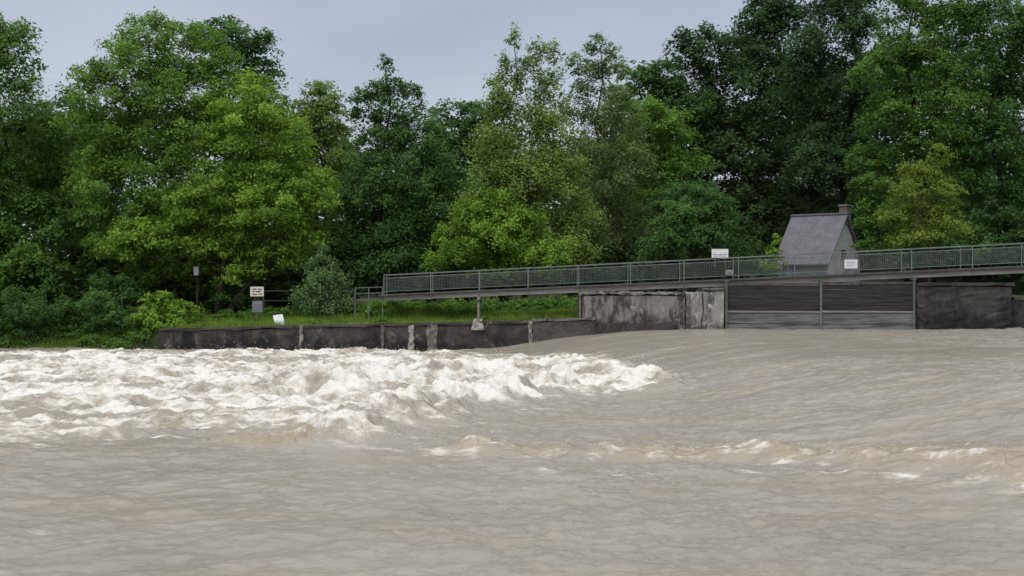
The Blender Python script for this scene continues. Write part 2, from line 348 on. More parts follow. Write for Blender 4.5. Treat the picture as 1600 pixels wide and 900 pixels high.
tag(w,'brown flooded river with white churning foam below the weir','river',kind='structure')
sel=np.where((front+0.5*np.exp(-(r4/1.0)**2)+0.35*turb*np.clip(rid,0,1)+0.2*np.exp(-(r2/0.4)**2)).ravel()>rng.random(NU*NV)*1.0)[0]
sel=rng.choice(sel,9000); base=co[sel]
hgt=np.abs(rng.normal(0,0.15,len(sel)))*(0.3+foam.ravel()[sel]); c=base+np.stack([rng.normal(0,.15,len(sel)),rng.normal(0,.15,len(sel)),hgt+0.02],1)
s=rng.uniform(0.005,0.018,len(sel))[:,None]
o6=np.array([[1,0,0],[-1,0,0],[0,1,0],[0,-1,0],[0,0,1],[0,0,-1]],float)
vv=(c[:,None,:]+o6[None]*s[:,:,None]).reshape(-1,3)
tri=np.array([[0,2,4],[2,1,4],[1,3,4],[3,0,4],[2,0,5],[1,2,5],[3,1,5],[0,3,5]])
qq=(np.arange(len(sel))[:,None,None]*6+tri[None]).reshape(-1,3)
M['foam_drop']=noise_mat('foam_drop',(0.66,0.64,0.6),(0.78,0.77,0.74),bump=0)
sp=np_mesh('spray',vv,qq,M['foam_drop']); tag(sp,'white droplets of spray flying over the breaking waves','spray',kind='stuff')

# ---------------------------------------------------------------- foliage
def leaf_quads(C,Nn,S,asp=0.55):
    n=len(C); t=rng.normal(size=(n,3)); t-=Nn*(t*Nn).sum(1,keepdims=True); t/=np.linalg.norm(t,axis=1,keepdims=True)+1e-9
    b=np.cross(Nn,t); S=S[:,None]
    v=np.stack([C+t*S, C+b*S*asp-Nn*S*0.15, C-t*S, C-b*S*asp-Nn*S*0.15],1).reshape(-1,3)
    return v,np.arange(n*4).reshape(n,4)
def lobe_leaves(lobes,leaf,dens,K,flat=0.32,upn=0.65,crange=(0.34,0.7),droop=0.25):
    Cs=[];Ns=[];Ss=[];T=[];anchors=[]
    for (cx_,cy_,cz_,a,b,c) in lobes:
        r=(a*b*c)**(1/3); rc0=min(max(0.27*r,crange[0]),crange[1])
        n=max(5,int(dens*3.6*r*r/rc0**2))
        d=rng.normal(size=(n,3)); d/=np.linalg.norm(d,axis=1,keepdims=True)
        d[:,2]=np.where(d[:,2]<-0.7,-d[:,2],d[:,2])
        fr=rng.uniform(0.35,1.14,n)**0.8
        cc=np.array([cx_,cy_,cz_])+d*fr[:,None]*np.array([a,b,c])
        anchors.append(cc)
        rc=rc0*rng.uniform(0.5,1.35,n)
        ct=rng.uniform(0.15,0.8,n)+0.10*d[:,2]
        for k in range(n):
            m=int(K*rc[k]**2/leaf**2)+3
            if d[k,1]>0.35: m=int(m*0.45)+2
            o=rng.normal(size=(m,3)); rad=np.linalg.norm(o,axis=1,keepdims=True); o=o/rad*np.minimum(rad,2.9)*0.56*rc[k]
            hd=(o[:,0]**2+o[:,1]**2)/rc[k]
            o[:,2]=o[:,2]*flat*1.8-droop*hd
            Cs.append(cc[k]+o)
            nn=rng.normal(size=(m,3))*0.45; nn[:,2]+=upn; nn+=d[k]*0.5; nn/=np.linalg.norm(nn,axis=1,keepdims=True)
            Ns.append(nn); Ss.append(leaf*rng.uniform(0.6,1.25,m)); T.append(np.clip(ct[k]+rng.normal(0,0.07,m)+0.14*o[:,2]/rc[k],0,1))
    return np.concatenate(Cs),np.concatenate(Ns),np.concatenate(Ss),np.concatenate(T),anchors
def crown_mesh(name,lobes,mat,parent,leaf,dens,K,**kw):
    C,N_,S,T,anc=lobe_leaves(lobes,leaf,dens,K,**kw)
    v,qd=leaf_quads(C,N_,S)
    return np_mesh(name,v,qd,mat,parent,attrs={'tint':('FACE',T)}),anc
def bend(p0,p1,n,amp):
    p0=Vector(p0);p1=Vector(p1);L=(p1-p0).length
    out=[p0]
    for i in range(1,n):
        t_=i/n; p=p0.lerp(p1,t_); p+=Vector((random.gauss(0,1),random.gauss(0,1),random.gauss(0,.5)+0.8*math.sin(math.pi*t_)))*amp*L; out.append(p)
    out.append(p1); return out
def tree(label,Y,bpx,lobes,mat,leaf=0.12,dens=1.0,K=4.4,trunk_r=0.2,bark='bark',name='leafy_tree',cat='tree',group=None,twigs=5,dspread=0.9,stems=1,grow=1.12,**kw):
    bx=(bpx-800)/F*Y; gz=float(land_z(bx,Y))-0.1
    t=thing(name,(bx,Y,gz),label,cat,group)
    L=[]
    for l in lobes:
        px,py,rx,ry=l[:4]; rx*=grow; ry*=grow; dy=l[4] if len(l)>4 else random.uniform(-1,1)*rx/F*Y*0.5
        p=at(px,py,Y); L.append((p.x,Y+dy,p.z,rx/F*Y,rx/F*Y*dspread,ry/F*Y))
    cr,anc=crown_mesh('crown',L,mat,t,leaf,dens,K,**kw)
    mb=MB(); top=max(L,key=lambda l:l[2])
    for s_ in range(stems):
        off=(s_-(stems-1)/2)*0.5
        tgt=top if s_==0 else random.choice(L)
        pts=bend((bx+off,Y,gz),(tgt[0],tgt[1],tgt[2]),6,0.02); k=len(pts)
        rad=[trunk_r*(1-0.85*i/(k-1)) for i in range(k)]; rad[0]*=1.35
        mb.tube(pts,rad,8)
    H=top[2]-gz
    for l,an in zip(L,anc):
        zz=max(gz+0.25*H,min(l[2]-0.35*math.hypot(l[0]-bx,l[1]-Y)-l[5]*0.5,gz+0.85*H))
        f=(zz-gz)/max(H,.1); f=min(max(f,0.12),0.9)
        j=f*(k-1); i0=min(int(j),k-2); p=Vector(pts[i0]).lerp(Vector(pts[i0+1]),j-i0)
        r=trunk_r*(1-0.8*f)*0.42
        c_=Vector((l[0],l[1],l[2]))
        mb.tube(bend(p,c_,4,0.05),[r,r*.8,r*.6,r*.45,r*.3],5)
        for q_ in an[rng.choice(len(an),min(twigs,len(an)),replace=False)]:
            mb.tube(bend(c_,Vector(q_),2,0.06),[r*.3,r*.2,r*.08],4,False)
    mb.build('trunk',M[bark],t,smooth=True)
    return t
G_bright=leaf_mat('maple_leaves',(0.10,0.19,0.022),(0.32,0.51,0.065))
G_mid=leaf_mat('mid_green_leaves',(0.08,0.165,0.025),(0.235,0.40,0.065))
G_right=leaf_mat('darker_maple_leaves',(0.058,0.125,0.022),(0.17,0.31,0.055))  # plain darker green, shared by several trees and the weeds
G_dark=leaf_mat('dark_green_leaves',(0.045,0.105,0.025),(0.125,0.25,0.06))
G_deep=leaf_mat('deep_green_shade_leaves',(0.036,0.075,0.028),(0.092,0.165,0.055))  # dark bluish green of the hill trees; stands in for shade in distant_wood
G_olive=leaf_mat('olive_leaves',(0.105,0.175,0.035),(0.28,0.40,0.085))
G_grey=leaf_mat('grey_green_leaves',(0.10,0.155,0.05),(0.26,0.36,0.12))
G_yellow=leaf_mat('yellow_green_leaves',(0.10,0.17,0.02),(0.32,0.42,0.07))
G_under=leaf_mat('undergrowth_leaves',(0.03,0.066,0.018),(0.085,0.16,0.038))  # leaf green darkened to stand in for the shade under the canopy
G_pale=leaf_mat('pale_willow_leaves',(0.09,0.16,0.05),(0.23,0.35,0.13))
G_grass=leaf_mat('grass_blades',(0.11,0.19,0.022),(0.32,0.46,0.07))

tree('tall maple with layered mid green crown, tallest tree at the left',78,290,[(235,66,52,38),(215,108,70,42),(310,90,50,42),(170,150,50,42),(270,150,75,48),(345,130,50,42),(160,210,50,45),(240,220,75,50),(320,210,60,50),(150,270,40,38),(200,300,65,45),(285,290,70,45),(240,350,70,40),(330,340,60,40),(190,385,45,26),(300,400,60,32),(150,335,36,28),(240,405,50,28),(280,435,55,24)],G_mid,trunk_r=0.24,leaf=0.105)
tree('bright fresh green maple in front of the tallest left tree, beside the sign post',75,345,[(405,165,48,42),(380,205,55,38),(440,220,48,38),(350,240,45,35),(410,268,65,35),(470,285,48,30),(340,300,50,30),(425,325,65,30),(492,318,34,22),(380,360,60,28),(290,330,42,30),(460,365,42,24),(250,368,36,22),(215,360,30,20),(185,392,26,15),(330,390,50,22),(430,400,45,22),(375,425,45,20)],G_bright,trunk_r=0.15,leaf=0.105,stems=2)
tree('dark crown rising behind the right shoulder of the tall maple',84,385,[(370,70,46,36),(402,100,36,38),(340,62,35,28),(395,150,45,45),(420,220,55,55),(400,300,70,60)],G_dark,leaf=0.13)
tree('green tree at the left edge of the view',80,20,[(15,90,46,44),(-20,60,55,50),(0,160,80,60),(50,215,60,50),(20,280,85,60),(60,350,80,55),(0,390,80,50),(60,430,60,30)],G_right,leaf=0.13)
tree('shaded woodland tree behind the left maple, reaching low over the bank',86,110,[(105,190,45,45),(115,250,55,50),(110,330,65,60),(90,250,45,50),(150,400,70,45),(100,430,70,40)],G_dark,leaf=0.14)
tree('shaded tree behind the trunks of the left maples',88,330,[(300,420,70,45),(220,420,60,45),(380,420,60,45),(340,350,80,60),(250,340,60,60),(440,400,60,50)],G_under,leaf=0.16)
tree('pale olive tree between the bright maple and the pointed dark tree',84,505,[(497,155,30,28),(520,185,33,33),(480,200,38,38),(505,245,50,45),(525,310,55,48),(500,375,60,48),(520,430,55,30)],G_olive,leaf=0.11,crange=(0.3,0.62))
tree('dark green tree with sparse pointed leader and side shoots',80,605,[(602,108,9,22),(592,138,16,14),(568,150,22,11),(640,146,20,12),(620,132,14,12),(604,168,30,24),(560,178,14,10),(598,205,42,28),(650,205,45,38),(612,250,60,42),(665,270,55,48),(570,300,45,40),(630,320,75,45),(600,375,75,45),(680,345,55,45),(640,415,80,32),(570,430,45,28)],G_dark,leaf=0.10,crange=(0.22,0.66),flat=0.42)
tree('dark rounded tree filling the gap behind the pointed tree',88,725,[(712,188,38,26),(750,188,40,26),(700,240,50,50),(750,255,55,55),(710,330,65,60),(690,400,60,50)],G_dark,leaf=0.13)
tree('tall light green poplar with ragged tufted top near the middle',77,818,[(803,66,8,24),(838,84,13,26),(864,90,12,22),(792,112,15,26),(822,124,20,32),(775,135,12,18),(855,145,25,34),(787,168,30,34),(825,195,44,38),(865,213,34,36),(772,232,42,38),(825,262,52,42),(870,290,50,44),(780,300,55,42),(835,340,66,46),(900,350,45,42),(760,355,55,40),(880,400,55,30)],G_olive,leaf=0.095,trunk_r=0.13,crange=(0.26,0.55),dens=1.0,grow=1.06,flat=0.65,droop=0.05)
tree('green low tree with drooping boughs over the foot of the bridge',74.5,765,[(700,372,28,24),(735,338,36,30),(775,322,34,26),(812,352,44,30),(722,396,44,24),(770,375,46,30),(815,396,52,26),(866,398,46,24),(684,406,26,14),(770,420,60,16),(840,422,50,12)],G_bright,leaf=0.09,trunk_r=0.1,stems=3,grow=1.0,flat=0.5,crange=(0.26,0.52))
tree('grey green feathery tree with thin drooping top',83,935,[(938,72,22,18),(908,104,24,26),(962,100,22,28),(935,132,36,34),(900,170,34,38),(965,180,38,42),(930,220,50,46),(970,265,46,44),(930,300,56,48),(960,350,55,48),(925,385,60,32)],G_grey,leaf=0.09,K=3.2,dens=1.0,droop=0.5,crange=(0.26,0.58),trunk_r=0.13,grow=1.06)
tree('yellow green rounded crown behind the grey feathery tree',86,1030,[(1010,190,40,30),(1045,205,42,32),(1000,240,42,34),(1058,250,38,32),(1020,290,50,36)],G_mid,leaf=0.12)
tree('dark tree crown behind the yellow green crown',96,1020,[(1000,130,35,28),(1035,125,35,30),(985,170,40,35),(1060,165,45,35),(1020,220,60,50),(990,300,60,60)],G_dark,leaf=0.15)
tree('dense round green tree behind the middle of the footbridge',76.5,1085,[(1082,312,45,30),(1045,335,40,32),(1115,340,34,32),(1080,360,60,36),(1040,385,45,24),(1115,382,34,24)],G_dark,leaf=0.095,dens=1.15,trunk_r=0.15,grow=1.05)
tree('very dark broad tree on the slope, left of the hill trees',98,1105,[(1068,85,32,34),(1110,80,45,36),(1150,85,40,36),(1085,135,50,38),(1140,145,55,42),(1110,200,70,50),(1160,240,60,50),(1130,290,80,55),(1170,350,70,50),(1100,260,50,50)],G_deep,leaf=0.15)
tree('tall dark hill tree cut by the top of the view',101,1205,[(1188,28,36,32),(1225,5,48,36),(1175,70,40,34),(1230,65,52,42),(1200,120,60,46),(1245,150,60,48),(1205,200,65,50),(1250,240,60,50),(1210,290,70,50),(1200,360,70,50),(1270,330,60,60)],G_deep,leaf=0.15)
tree('tall dark tree with long hanging branches above the house',92,1310,[(1290,-5,50,45),(1340,-20,50,45),(1300,60,62,45),(1350,70,50,45),(1280,130,60,46),(1335,145,55,46),(1290,200,62,46),(1345,220,50,44),(1280,265,60,38),(1335,270,45,36),(1190,340,55,48,3),(1360,330,30,40,3)],G_deep,leaf=0.12,droop=0.5,trunk_r=0.3)
tree('mid green tall maple with layered boughs at the right',81,1445,[(1430,20,48,36),(1485,20,50,45),(1400,75,45,30),(1450,90,52,34),(1375,120,42,26),(1430,150,55,32),(1490,150,50,45),(1385,185,48,28),(1450,215,55,34),(1365,245,40,24),(1410,260,45,28),(1490,260,50,45)],G_right,leaf=0.11,trunk_r=0.28)
tree('yellow green slender tree hanging over the right end of the bridge',72,1450,[(1465,245,16,18),(1440,272,30,18),(1475,300,28,24),(1415,305,26,20),(1455,335,40,22),(1400,338,30,18),(1480,360,34,20),(1430,368,40,18)],G_yellow,leaf=0.085,K=3.4,dens=0.9,trunk_r=0.07,crange=(0.22,0.5))
tree('bushy green tree between the house and the yellow green tree',74.5,1400,[(1352,290,22,16),(1384,303,25,22),(1354,318,18,18),(1392,345,32,24),(1352,348,16,20),(1408,378,32,16),(1356,376,18,16)],G_right,leaf=0.095,trunk_r=0.06,stems=1,grow=1.05)
tree('broad green tree at the right edge of the view',80,1570,[(1560,40,55,45),(1610,70,60,50),(1550,120,60,45),(1590,180,60,50),(1540,225,50,42),(1590,290,60,50),(1545,335,50,40),(1600,380,50,40),(1530,385,45,25)],G_dark,leaf=0.12)
tree('dark tree behind the right edge of the bridge',90,1500,[(1510,60,60,60),(1500,180,70,70),(1480,290,70,60),(1520,360,70,50),(1430,350,60,50)],G_dark,leaf=0.15)
def shrub(label,Y,px,lobes,mat,**kw):
    kw.setdefault('leaf',0.08); kw.setdefault('trunk_r',0.035); kw.setdefault('crange',(0.2,0.42)); kw.setdefault('twigs',4)
    return tree(label,Y,px,lobes,mat,name='leafy_shrub',cat='shrub',stems=3,**kw)
shrub('pale grey green willow bush left of the bridge end',72.3,510,[(503,402,9,18),(488,425,12,20),(518,428,14,22),(500,445,20,20),(535,455,14,22),(478,465,20,20),(512,478,34,20),(540,485,18,14)],G_pale,leaf=0.07,K=3.2,flat=0.7,droop=0.0,crange=(0.16,0.36))
shrub('bright green bush hanging over the left end of the river wall',70.8,258,[(250,472,24,14),(275,488,28,16),(235,492,24,16),(262,503,36,13)],G_bright)
shrub('small dark bush on the grassy bank at the left edge of the wall',71.6,165,[(150,480,34,22),(190,495,32,18),(130,505,34,18),(170,515,30,14)],G_dark)
shrub('wide dark bush at the water edge in the left corner of the bank',71.2,40,[(-10,490,40,24),(40,480,40,26),(85,492,36,22),(10,515,40,18),(70,518,40,16)],G_dark)
shrub('tall shaded shrub beneath the branches of the left maple',75,180,[(160,450,34,26),(200,455,34,24),(180,478,40,18)],G_dark)
shrub('leafy shrub screening the trunks of the left maples',76.5,365,[(345,450,30,22),(380,455,32,22),(365,470,40,14)],G_dark)
shrub('low green bush under the near end of the footbridge',71.8,620,[(600,482,26,10),(640,483,28,10),(680,485,28,10)],G_mid)
shrub('dark bush in the shade behind the bridge support',73,745,[(720,480,26,11),(770,480,30,12),(820,480,30,12),(870,478,26,12)],G_mid)
shrub('slim green sapling behind the bridge, left of the house',70,1215,[(1216,378,6,9),(1212,395,9,10),(1217,412,12,10),(1200,416,10,8)],G_bright)

UL=[]
for i in range(280):
    px=random.uniform(-120,1720); Yy=random.uniform(78,93); x=(px-800)/F*Yy; zz=float(land_z(x,Yy)); h=random.uniform(0.8,5.6)*(1 if px<1000 else 0.9)
    if 1180<px<1390 and Yy<90: continue
    UL.append((x,Yy,zz+h*0.6,random.uniform(1.2,2.2),1.0,random.uniform(0.9,1.7)))
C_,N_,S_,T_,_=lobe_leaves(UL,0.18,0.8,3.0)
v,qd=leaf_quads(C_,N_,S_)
o=np_mesh('undergrowth',v,qd,G_under,attrs={'tint':('FACE',T_)}); tag(o,'leafy undergrowth beneath the trees, its dark leaf colour standing in for shade','undergrowth',kind='stuff')
UL=[]
for i in range(230):
    px=random.uniform(-250,1850); Yy=random.uniform(102,120); x=(px-800)/F*Yy
    top=np.interp(px,[-250,100,150,420,460,560,760,980,1100,1850],[230,210,180,180,230,260,230,180,150,60]); py=random.uniform(top,430)
    p=at(px,py,Yy); UL.append((p.x,Yy,p.z,random.uniform(2.2,3.6),2,random.uniform(2,3)))
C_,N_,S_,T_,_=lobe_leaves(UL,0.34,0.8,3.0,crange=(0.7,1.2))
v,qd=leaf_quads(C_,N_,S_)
o=np_mesh('distant_wood',v,qd,G_deep,attrs={'tint':('FACE',T_)}); tag(o,'mass of woodland behind the bank trees, shade put into its dark leaf colour','wood',kind='stuff')
UL=[]
for i in range(170):
    x=random.uniform(-32,4); vv_=random.choice([random.uniform(0.6,1.4),random.uniform(4.0,7.0),random.uniform(4.0,7.0)]); 
    if x<-17.3: vv_=random.uniform(0.0,5)
    if -13<x<-10 and vv_<1.5: continue
    y=float(bankY(x))+vv_; r=random.uniform(0.25,0.6)*(0.5 if vv_<1.5 and x>-17 else 1)
    UL.append((x,y,float(land_z(x,y))+r*0.3,r*1.4,r,r*0.8))
C_,N_,S_,T_,_=lobe_leaves(UL,0.07,0.9,3.2,crange=(0.12,0.3))
v,qd=leaf_quads(C_,N_,S_)
o=np_mesh('weeds',v,qd,G_right,attrs={'tint':('FACE',T_)}); tag(o,'low leafy weeds and nettles along the top of the bank','weeds',kind='stuff')
n=110000
gx=rng.uniform(-34,12,n); gv=rng.uniform(0.05,6.5,n)**1.0; gy=bankY(gx)+0.35+gv; gz=land_z(gx,gy)
keep=(gx<4)&(rng.random(n)<0.35+0.65*(fbm(gx*0.5,gy*0.5,200,3)>-0.15)); gx,gy,gz=gx[keep],gy[keep],gz[keep]; n=len(gx)
h=rng.uniform(0.12,0.34,n)*(1+0.8*fbm(gx*0.3,gy*0.3,205,2)); a=rng.uniform(0,6.28,n); wd=0.022
p0=np.stack([gx-np.cos(a)*wd,gy-np.sin(a)*wd,gz-0.1],1); p1=np.stack([gx+np.cos(a)*wd,gy+np.sin(a)*wd,gz-0.1],1)
tp=np.stack([gx+rng.normal(0,.1,n),gy+rng.normal(0,.1,n),gz+h],1)
v=np.stack([p0,p1,tp],1).reshape(-1,3)
o=np_mesh('grass',v,np.arange(3*n).reshape(n,3),G_grass,attrs={'tint':('FACE',np.clip(rng.normal(0.5,0.2,n)+0.5*fbm(gx,gy,210,2),0,1))}); tag(o,'rough green grass on the bank behind the river wall','grass',kind='stuff')

# ---------------------------------------------------------------- river wall
def rough(o,amp,seed):
    import bmesh
    bm=bmesh.new(); bm.from_mesh(o.data)
    for _ in range(3):
        long=[e for e in bm.edges if e.calc_length()>0.45]
        if long: bmesh.ops.subdivide_edges(bm,edges=long,cuts=2,use_grid_fill=True)
    rr=random.Random(seed)
    for vt in bm.verts: vt.co+=Vector((rr.gauss(0,amp),rr.gauss(0,amp),rr.gauss(0,amp)))
    bm.to_mesh(o.data); bm.free(); return o
t=thing('river_wall',(-7,68,-1.5),'long low dark concrete wall along the river bank','wall')
def wallbox(zlo,zhi,yo,th):
    mb=MB(); a,b=-17.3,3.7; ya,yb=float(bankY(a))+yo,float(bankY(b))+yo
    mb.box8([(a,ya,zlo(a)),(b,yb,zlo(b)),(b,yb+th,zlo(b)),(a,ya+th,zlo(a)),(a,ya,zhi(a)),(b,yb,zhi(b)),(b,yb+th,zhi(b)),(a,ya+th,zhi(a))]); return mb
rough(wallbox(lambda x:-1.5,lambda x:float(wall_top(x))-0.14,0,0.5).build('wall_face',M['dark_concrete'],t),0.018,1)
rough(wallbox(lambda x:float(wall_top(x))-0.11,lambda x:float(wall_top(x)),-0.07,0.63).build('coping',M['dark_concrete'],t),0.02,2)
for px,wpx,m_,zt,zb in ((468,5,'concrete',0.0,-0.4),(598,4,'concrete',-0.05,-0.4),(643,8,'pale_concrete',-0.08,-0.2),(676,15,'concrete',0.0,-0.2),(829,6,'pale_concrete',0.0,0)):
    x=(px-800)/F*67.5; hw=wpx/2/F*67.5; y=float(bankY(x)); mb=MB(); mb.box(x-hw,x+hw,y-0.13,y+0.1,zb,float(wall_top(x))+zt); rough(mb.build('pilaster',M[m_],t),0.03,px)
t=thing('landing_block',(2.2,66,0.2),'brownish concrete ledge between the dark river wall and the weir abutment','ledge')
mb=MB(); xa,xb=at(833,0,66).x,at(940,0,65.3).x; ya,yb=float(bankY(xa))-0.35,float(bankY(xb))-0.35
mb.box8([(xa,ya,-1),(xb-0.3,yb,-1),(xb-0.3,yb+.33,-1),(xa,ya+.33,-1),(xa,ya,1.40),(xb-0.3,yb,1.48),(xb-0.3,yb+.33,1.48),(xa,ya+.33,1.40)]); rough(mb.build('block',M['brown_concrete'],t),0.015,3)
mb=MB(); mb.box8([(xa-.05,ya-.06,1.43),(xb-0.25,yb-.06,1.51),(xb-0.25,yb+.34,1.51),(xa-.05,ya+.34,1.43),(xa-.05,ya-.06,1.53),(xb-0.25,yb-.06,1.61),(xb-.25,yb+.34,1.61),(xa-.05,ya+.34,1.53)]); rough(mb.build('cap_slab',M['concrete'],t),0.01,31)
def by(x): return 67.7-0.357*x
def quadbox(mb,x0,x1,yo,th,z0,z1):
    mb.box8([(x0,by(x0)+yo,z0),(x1,by(x1)+yo,z0),(x1,by(x1)+yo+th,z0),(x0,by(x0)+yo+th,z0),(x0,by(x0)+yo,z1),(x1,by(x1)+yo,z1),(x1,by(x1)+yo+th,z1),(x0,by(x0)+yo+th,z1)])
xA=at(912,0,66).x; xB=at(1068,0,64.8).x; xC=at(1093,0,64.6).x; xD=at(1131,0,64.3).x
t=thing('weir_abutment',((xA+xC)/2,65,-1),'stained grey concrete abutment under the middle of the bridge','abutment')
mb=MB(); quadbox(mb,xA,xB,-0.55,2.6,-1,2.64); rough(mb.build('main_wall',M['abutment_concrete'],t),0.018,4)
mb=MB(); quadbox(mb,xA-.05,xB,-0.62,2.7,2.71,2.80); rough(mb.build('cap_slab',M['abutment_concrete'],t),0.024,5)
mb=MB(); quadbox(mb,xB+.06,xC,-0.85,2.6,-1,2.78); rough(mb.build('buttress',M['buttress_concrete'],t),0.032,6)
mb=MB(); quadbox(mb,xA+0.3,xB-.4,-0.74,0.12,-1,1.36); rough(mb.build('footing_step',M['dark_concrete'],t),0.02,7)
t=thing('gate_pier',((xC+xD)/2,64.5,-1),'pale cracked concrete pier left of the wooden sluice gates','pier')
mb=MB(); quadbox(mb,xC+.06,xD-.1,-0.75,2.4,-1,2.83); rough(mb.build('shaft',M['pier_concrete'],t),0.026,8)
mb=MB(); quadbox(mb,xC+.12,xD-.0,-0.82,1.2,2.90,3.0); mb.build('cap_slab',M['concrete'],t,bevel=0.03)
posts=[at(1133,0,64.2).x,at(1279,0,62.9).x,at(1421,0,61.8).x]
for i,x in enumerate(posts):
    y=by(x); lab=['greenish steel gate post beside the pale concrete pier','greenish steel gate post between the two sluice gates','greenish steel gate post at the right side of the right gate'][i]
    t=thing('gate_post',(x,y-.3,0),lab,'post')
    ztop=at(0,440-(i*1.5),by(x)-.3).z
    mb=MB(); mb.box(x-.05,x+.05,y-.42,y-.40,-0.5,ztop); mb.box(x-.012,x+.012,y-.40,y-.20,-.5,ztop); mb.box(x-.05,x+.05,y-.20,y-.18,-.5,ztop); mb.build('channel',M['steel'],t)
    mb=MB(); mb.box(x-.09,x+.09,y-.46,y-.14,ztop+.002,ztop+.05); mb.build('head_plate',M['steel'],t)
for i in range(2):
    x0,x1=posts[i]+.02,posts[i+1]-.02; ym=by((x0+x1)/2)
    t=thing('sluice_gate',((x0+x1)/2,ym-.3,0),['left sluice gate of dark wooden planks over grey boards','right sluice gate of dark wooden planks over grey boards'][i],'sluice gate','sluice gates side by side')
    zt=at(0,446-i*2,ym).z; zm=at(0,487,ym).z
    mb=MB(); k=5
    for j in range(k):
        a=zm+.05+(zt-zm-.05)*j/k; b=zm+.05+(zt-zm-.05)*(j+1)/k-.018; quadbox(mb,x0,x1,-0.33+0.012*(j%2),0.12,a,b)
    mb.build('upper_planks',M['old_wood'],t,bevel=0.008)
    mb=MB()
    for j in range(4):
        a=-0.2+(zm+.0+.2)*j/4; b=-0.2+(zm+.2)*(j+1)/4-.02; quadbox(mb,x0,x1,-0.36+0.015*(j%2),0.12,a,b)
    mb.build('lower_boards',M['grey_board'],t,bevel=0.008)
    mb=MB(); quadbox(mb,x0,x1,-0.40,0.05,zm-.035,zm+.045); mb.build('cross_rail',M['girder'],t)
    mb=MB(); quadbox(mb,x0,x1,-0.36,0.16,zt+.002,zt+.10); mb.build('head_beam',M['brown_concrete'],t)
x0=posts[2]+.09; x1=x0+3.6
t=thing('stone_pier',((x0+x1)/2,by(x0+1.5),-1),'dark stained concrete pier at the right end of the gates','pier')
z1=at(0,448,61).z
mb=MB(); quadbox(mb,x0,x1,-.6,2.4,-1,z1); rough(mb.build('shaft',M['mossy_concrete'],t),0.02,41)
mb=MB(); quadbox(mb,x0,x1+.1,-.68,2.5,z1+.05,z1+.16); rough(mb.build('cap_slab',M['mossy_concrete'],t),0.015,42)
t=thing('upstream_wall',(x1+9,by(x1+9),-1),'grey concrete river wall upstream of the stone pier','wall')
mb=MB(); quadbox(mb,x1+.08,x1+18,-.3,.6,-1,2.5); mb.build('wall_face',M['mossy_concrete'],t)
mb=MB(); quadbox(mb,x1+.16,x1+18,-.36,.7,2.503,2.62); mb.build('coping',M['brown_concrete'],t)

# ---------------------------------------------------------------- footbridge
A=at(600,470,70.0); B=at(1479,432,61.0)
dirv=(B-A); slope=dirv.z/dirv.x
def bz(x): return A.z+(x-A.x)*slope
def fy(x): return 70.0+(x-A.x)*(B.y-A.y)/(B.x-A.x)
xE=30.0
bridge=thing('footbridge',(A.x,A.y,float(land_z(A.x,70))),'long steel footbridge with mesh railings rising over the sluice gates','footbridge')
def bpt(x,yo,dz): return (x,fy(x)+yo,bz(x)+dz)
for yo in (0.0,1.5):
    mb=MB(); mb.beam(bpt(A.x,yo,.10),bpt(xE,yo,.10),.03,.20); mb.beam(bpt(A.x,yo,.012),bpt(xE,yo,.012),.12,.022); mb.beam(bpt(A.x,yo,.213),bpt(xE,yo,.213),.14,.024)
    mb.build('girder',M['girder'],bridge)
mb=MB(); mb.beam(bpt(A.x,.75,.27),bpt(xE,.75,.27),1.7,.08); mb.build('deck',M['deck'],bridge)
def rep(first,n,step):
    for i in range(1,n):
        c=first.copy(); COL.objects.link(c); c.parent=bridge; c.location=Vector(bpt(A.x+i*step,0,0))-Vector(bpt(A.x,0,0))
mb=MB(); mb.beam(bpt(A.x+.3,.07,.11),bpt(A.x+.3,1.43,.11),.05,.12); rep(mb.build('cross_beam',M['deck'],bridge),30,1.2)
sp_=2.38; npan=int((xE-A.x)/sp_)
for side,yo in (('f',-.05),('b',1.55)):
    mb=MB(); mb.beam(bpt(A.x,yo,1.28),bpt(xE,yo,1.28),.05,.04); mb.build('handrail',M['rail'],bridge)
    mb=MB(); mb.beam(bpt(A.x,yo,.46),bpt(xE,yo,.46),.025,.028); mb.build('lower_rail',M['rail'],bridge)
    mb=MB(); mb.beam(bpt(A.x,yo,1.13),bpt(xE,yo,1.13),.025,.022); mb.build('upper_rail',M['rail'],bridge)
    mb=MB(); mb.beam(bpt(A.x,yo,.02),bpt(A.x,yo,1.255),.04,.04); rep(mb.build('railing_post',M['rail'],bridge),npan+1,sp_)
    mb=MB()
    for k in range(1,int(sp_/0.075)):
        xx=A.x+k*.075; mb.beam(bpt(xx,yo,.48),bpt(xx,yo,1.115),.006,.006)
    for k in range(1,9): mb.beam(bpt(A.x+.03,yo,.46+k*.0745),bpt(A.x+sp_-.03,yo,.46+k*.0745),.0045,.0045)
    rep(mb.build('mesh_panel',M['rail'],bridge),npan,sp_)
